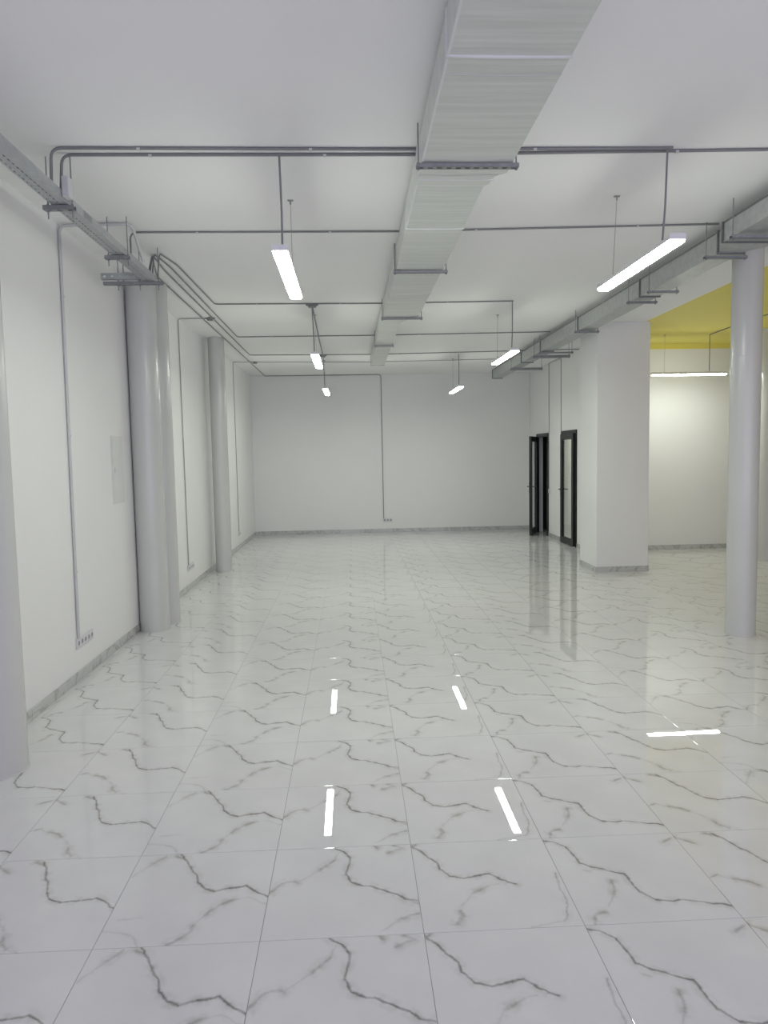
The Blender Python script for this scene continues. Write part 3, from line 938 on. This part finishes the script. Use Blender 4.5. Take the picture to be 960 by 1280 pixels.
ZT = 3.555
sec = loft([(-2.4, 0.425, 0.935, 3.37, ZT), (4.195, 0.425, 0.935, 3.37, ZT), (4.215, 0.425, 0.905, 3.368, ZT)]).obj('duct_section', M['duct'], duct)
for y in (0.9, 3.00):
    band(0.425, 0.935, y, 3.37, ZT, sec, 0.02, 0.006)
band(0.425, 0.935, 3.14, 3.37, ZT, sec, 0.012, 0.002, 'crease', 'duct')
MB().box(0.4235 - DO.x, 0.434 - DO.x, -2.4 - DO.y, 4.12 - DO.y, 3.3675 - DO.z, 3.377 - DO.z).obj('edge_tape', M['tape'], sec)
sec = loft([(4.217, 0.425, 0.890, 3.366, ZT), (4.235, 0.425, 0.870, 3.362, ZT), (4.34, 0.425, 0.856, 3.362, ZT), (4.38, 0.425, 0.832, 3.362, ZT), (6.30, 0.425, 0.832, 3.358, ZT)]).obj('duct_section', M['duct'], duct)
band(0.424, 0.866, 4.275, 3.362, ZT, sec, 0.018, 0.005, sag=0.001)
band(0.425, 0.832, 5.17, 3.36, ZT, sec, 0.018, 0.005)
MB().box(0.4235 - DO.x, 0.433 - DO.x, 4.36 - DO.y, 5.1 - DO.y, 3.358 - DO.z, 3.368 - DO.z).obj('edge_tape', M['tape'], sec)
sec = loft([(6.31, 0.42, 0.828, 3.364, ZT), (8.45, 0.415, 0.822, 3.37, ZT)]).obj('duct_section', M['duct'], duct)
band(0.417, 0.825, 7.23, 3.367, ZT, sec, 0.018, 0.005)
sec = loft([(8.46, 0.41, 0.80, 3.374, ZT), (8.56, 0.405, 0.74, 3.375, ZT), (8.85, 0.40, 0.635, 3.378, ZT), (12.95, 0.385, 0.63, 3.38, ZT)]).obj('duct_section', M['duct'], duct)
band(0.392, 0.632, 10.9, 3.379, ZT, sec, 0.018, 0.004)
band(0.385, 0.63, 12.93, 3.38, ZT, sec, 0.02, 0.004, 'end_flange', 'galv_edge', sag=0)
DHG = 'strut hangers of the insulated duct'
for y, x0, x1, z, lab in ((4.06, 0.395, 0.968, 3.37, 'slotted strut under the widest part of the insulated duct, in line with the paired conduits'),
                          (6.29, 0.40, 0.872, 3.358, 'strut under the insulated duct beyond the single crossing conduit'),
                          (8.44, 0.385, 0.868, 3.368, 'strut under the insulated duct where it narrows'),
                          (10.56, 0.37, 0.655, 3.377, 'strut under the narrow end piece of the insulated duct')):
    hanger('duct_hanger', lab, 'bracket', DHG, x0, x1, y, z - 0.0265, (x0 + 0.012, x1 - 0.012), below=0.012, h=0.020)

# ------------------------------------------------------------------ galvanised duct on the other side
gd = tag(empty('metal_duct', (3.1, 5.6, 3.335)), 'bare galvanised rectangular duct along the ceiling on the door side', 'duct')
GO = Vector((3.1, 5.6, 3.335))
def gbox(name, mat, parent, *boxes):
    mb = MB()
    for b in boxes:
        mb.box(b[0] - GO.x, b[1] - GO.x, b[2] - GO.y, b[3] - GO.y, b[4] - GO.z, b[5] - GO.z)
    return mb.obj(name, M[mat], parent)
def gsec(x0, x1, y0, y1, z0, z1, flanges):
    s = gbox('duct_section', 'galv', gd, (x0, x1, y0, y1, z0, z1))
    for y in flanges:
        p = 0.012
        gbox('flange', 'galv_edge', s, (x0 - p, x0 + 0.001, y - 0.008, y + 0.008, z0 - p, z1 + p), (x1 - 0.001, x1 + p, y - 0.008, y + 0.008, z0 - p, z1 + p),
             (x0, x1, y - 0.008, y + 0.008, z0 - p, z0 + 0.001), (x0, x1, y - 0.008, y + 0.008, z1 - 0.001, z1 + p))
    gbox('top_cleat', 'galv_edge', s, (x0 - 0.007, x0 + 0.004, y0 + 0.01, y1 - 0.01, z1 - 0.004, z1 + 0.006))
    gbox('edge_cleat', 'galv', s, (x0 - 0.003, x0 + 0.006, y0 + 0.01, y1 - 0.01, z0 - 0.003, z0 + 0.004))
    return s
gsec(2.885, 3.40, 1.0, 5.46, 3.34, 3.478, (3.2, 5.45))
t = MB()
vs = []
for (y, x0, x1, z0, z1) in ((5.46, 2.885, 3.40, 3.34, 3.478), (5.72, 3.0, 3.2, 3.335, 3.5)):
    vs += [Vector(q) - GO for q in ((x0, y, z0), (x1, y, z0), (x1, y, z1), (x0, y, z1))]
t.add(vs, [(0, 1, 5, 4), (1, 2, 6, 5), (2, 3, 7, 6), (3, 0, 4, 7), (3, 2, 1, 0), (4, 5, 6, 7)])
t.obj('reducer', M['galv'], gd)
gsec(3.0, 3.2, 5.72, 9.3, 3.335, 3.5, (5.74, 7.3))
gsec(3.0, 3.2, 9.3, 12.0, 3.333, 3.5, (9.3, 11.15))
gsec(3.0, 3.2, 12.0, 14.95, 3.33, 3.5, (12.4, 14.93))
GHG = 'strut hangers of the galvanised duct'
for y, x0, x1, lab, h in ((5.22, 2.82, 3.46, 'strut under the widest part of the galvanised duct, above the free column', 0.026),
                          (5.77, 2.90, 3.25, 'strut just past the reducer of the galvanised duct', 0.022),
                          (6.98, 2.945, 3.25, 'strut under the galvanised duct beside the large lamp end', 0.022),
                          (7.46, 2.93, 3.245, 'strut under the galvanised duct between large lamp and pillar', 0.022),
                          (9.22, 2.93, 3.25, 'strut under the galvanised duct directly before the pillar', 0.022),
                          (11.10, 2.96, 3.50, 'thin long strut of the galvanised duct reaching behind the pillar edge', 0.022),
                          (11.45, 2.965, 3.56, 'thick long strut under the galvanised duct above the glass door', 0.041),
                          (13.10, 2.965, 3.56, 'thick long strut under the galvanised duct above the ajar door', 0.041)):
    hanger('duct_bracket', lab, 'bracket', GHG, x0, x1, y, 3.318 - h, (x0 + 0.014, x1 - 0.014), below=0.01, h=h, slots=False)

# ------------------------------------------------------------------ sockets, switches, hatch on the walls
def sockets(label, loc, n, nrm, group='socket strips near the floor'):
    """strip of n socket modules; local x along the wall, local -y out of the wall"""
    root = tag(empty('socket_strip', loc), label, 'socket', group)
    rot = math.atan2(nrm[1], nrm[0]) + math.pi / 2
    root.rotation_euler = (0, 0, rot)
    mw = 0.071
    W = n * mw
    MB().box(0, W, -0.012, -0.0005, 0, 0.084).obj('cover_frame', M['plastic'], root, bevel=0.003)
    for k in range(n):
        x = (k + 0.5) * mw
        r = MB()
        ring = [(0.027, -0.0125), (0.025, -0.016), (0.022, -0.016), (0.020, -0.0128)]
        N = 20
        vs = [(x + a * math.cos(2 * math.pi * j / N), yy, 0.042 + a * math.sin(2 * math.pi * j / N)) for a, yy in ring for j in range(N)]
        r.add(vs, [(i * N + j, i * N + (j + 1) % N, (i + 1) * N + (j + 1) % N, (i + 1) * N + j) for i in range(3) for j in range(N)], True)
        m = r.obj('socket_insert', M['plastic'], root)
        wl = MB().add([(x + 0.020 * math.cos(2 * math.pi * j / N), -0.0126, 0.042 + 0.020 * math.sin(2 * math.pi * j / N)) for j in range(N)], [tuple(range(N))])
        wl.obj('socket_well', M['slot'], m)
    return root
sockets('white socket strip on the long wall below the pale conduit', (XL, 5.625, 0.262), 5, (1, 0))
sockets('white socket strip on the long wall between two round columns', (XL, 9.46, 0.255), 5, (1, 0))
sockets('white socket strip on the long wall close to the end wall', (XL, 13.71, 0.250), 3, (1, 0))
sockets('white socket strip on the end wall below its single conduit', (0.69, YB, 0.235), 3, (0, -1))

def switch(label, y, z):
    root = tag(empty('light_switch', (XR, y, z)), label, 'switch', 'light switches by the doors')
    MB().box(-0.014, -0.0005, -0.05, 0.05, -0.045, 0.045).obj('cover_plate', M['plastic'], root, bevel=0.003)
    MB().box(-0.021, -0.013, -0.028, 0.028, -0.028, 0.028).obj('rocker', M['plastic'], root, bevel=0.002)
switch('white light switch at the frame of the ajar door', 14.535, 0.95)
switch('white light switch at the frame of the closed glass door', 13.73, 0.95)

hp = tag(empty('access_panel', (XL, 6.83, 1.35)), 'flush off white access hatch on the long wall beside the tray end column', 'hatch')
MB().box(0.0005, 0.008, -0.158, 0.158, 0, 0.635).obj('hatch_frame', M['panel'], hp, bevel=0.002)
dr = MB().box(0.008, 0.013, -0.14, 0.14, 0.022, 0.613).obj('hatch_door', M['panel'], hp, bevel=0.0015)
MB().box(0.0132, 0.017, -0.125, -0.105, 0.29, 0.34).obj('latch', M['conduit_light'], dr)
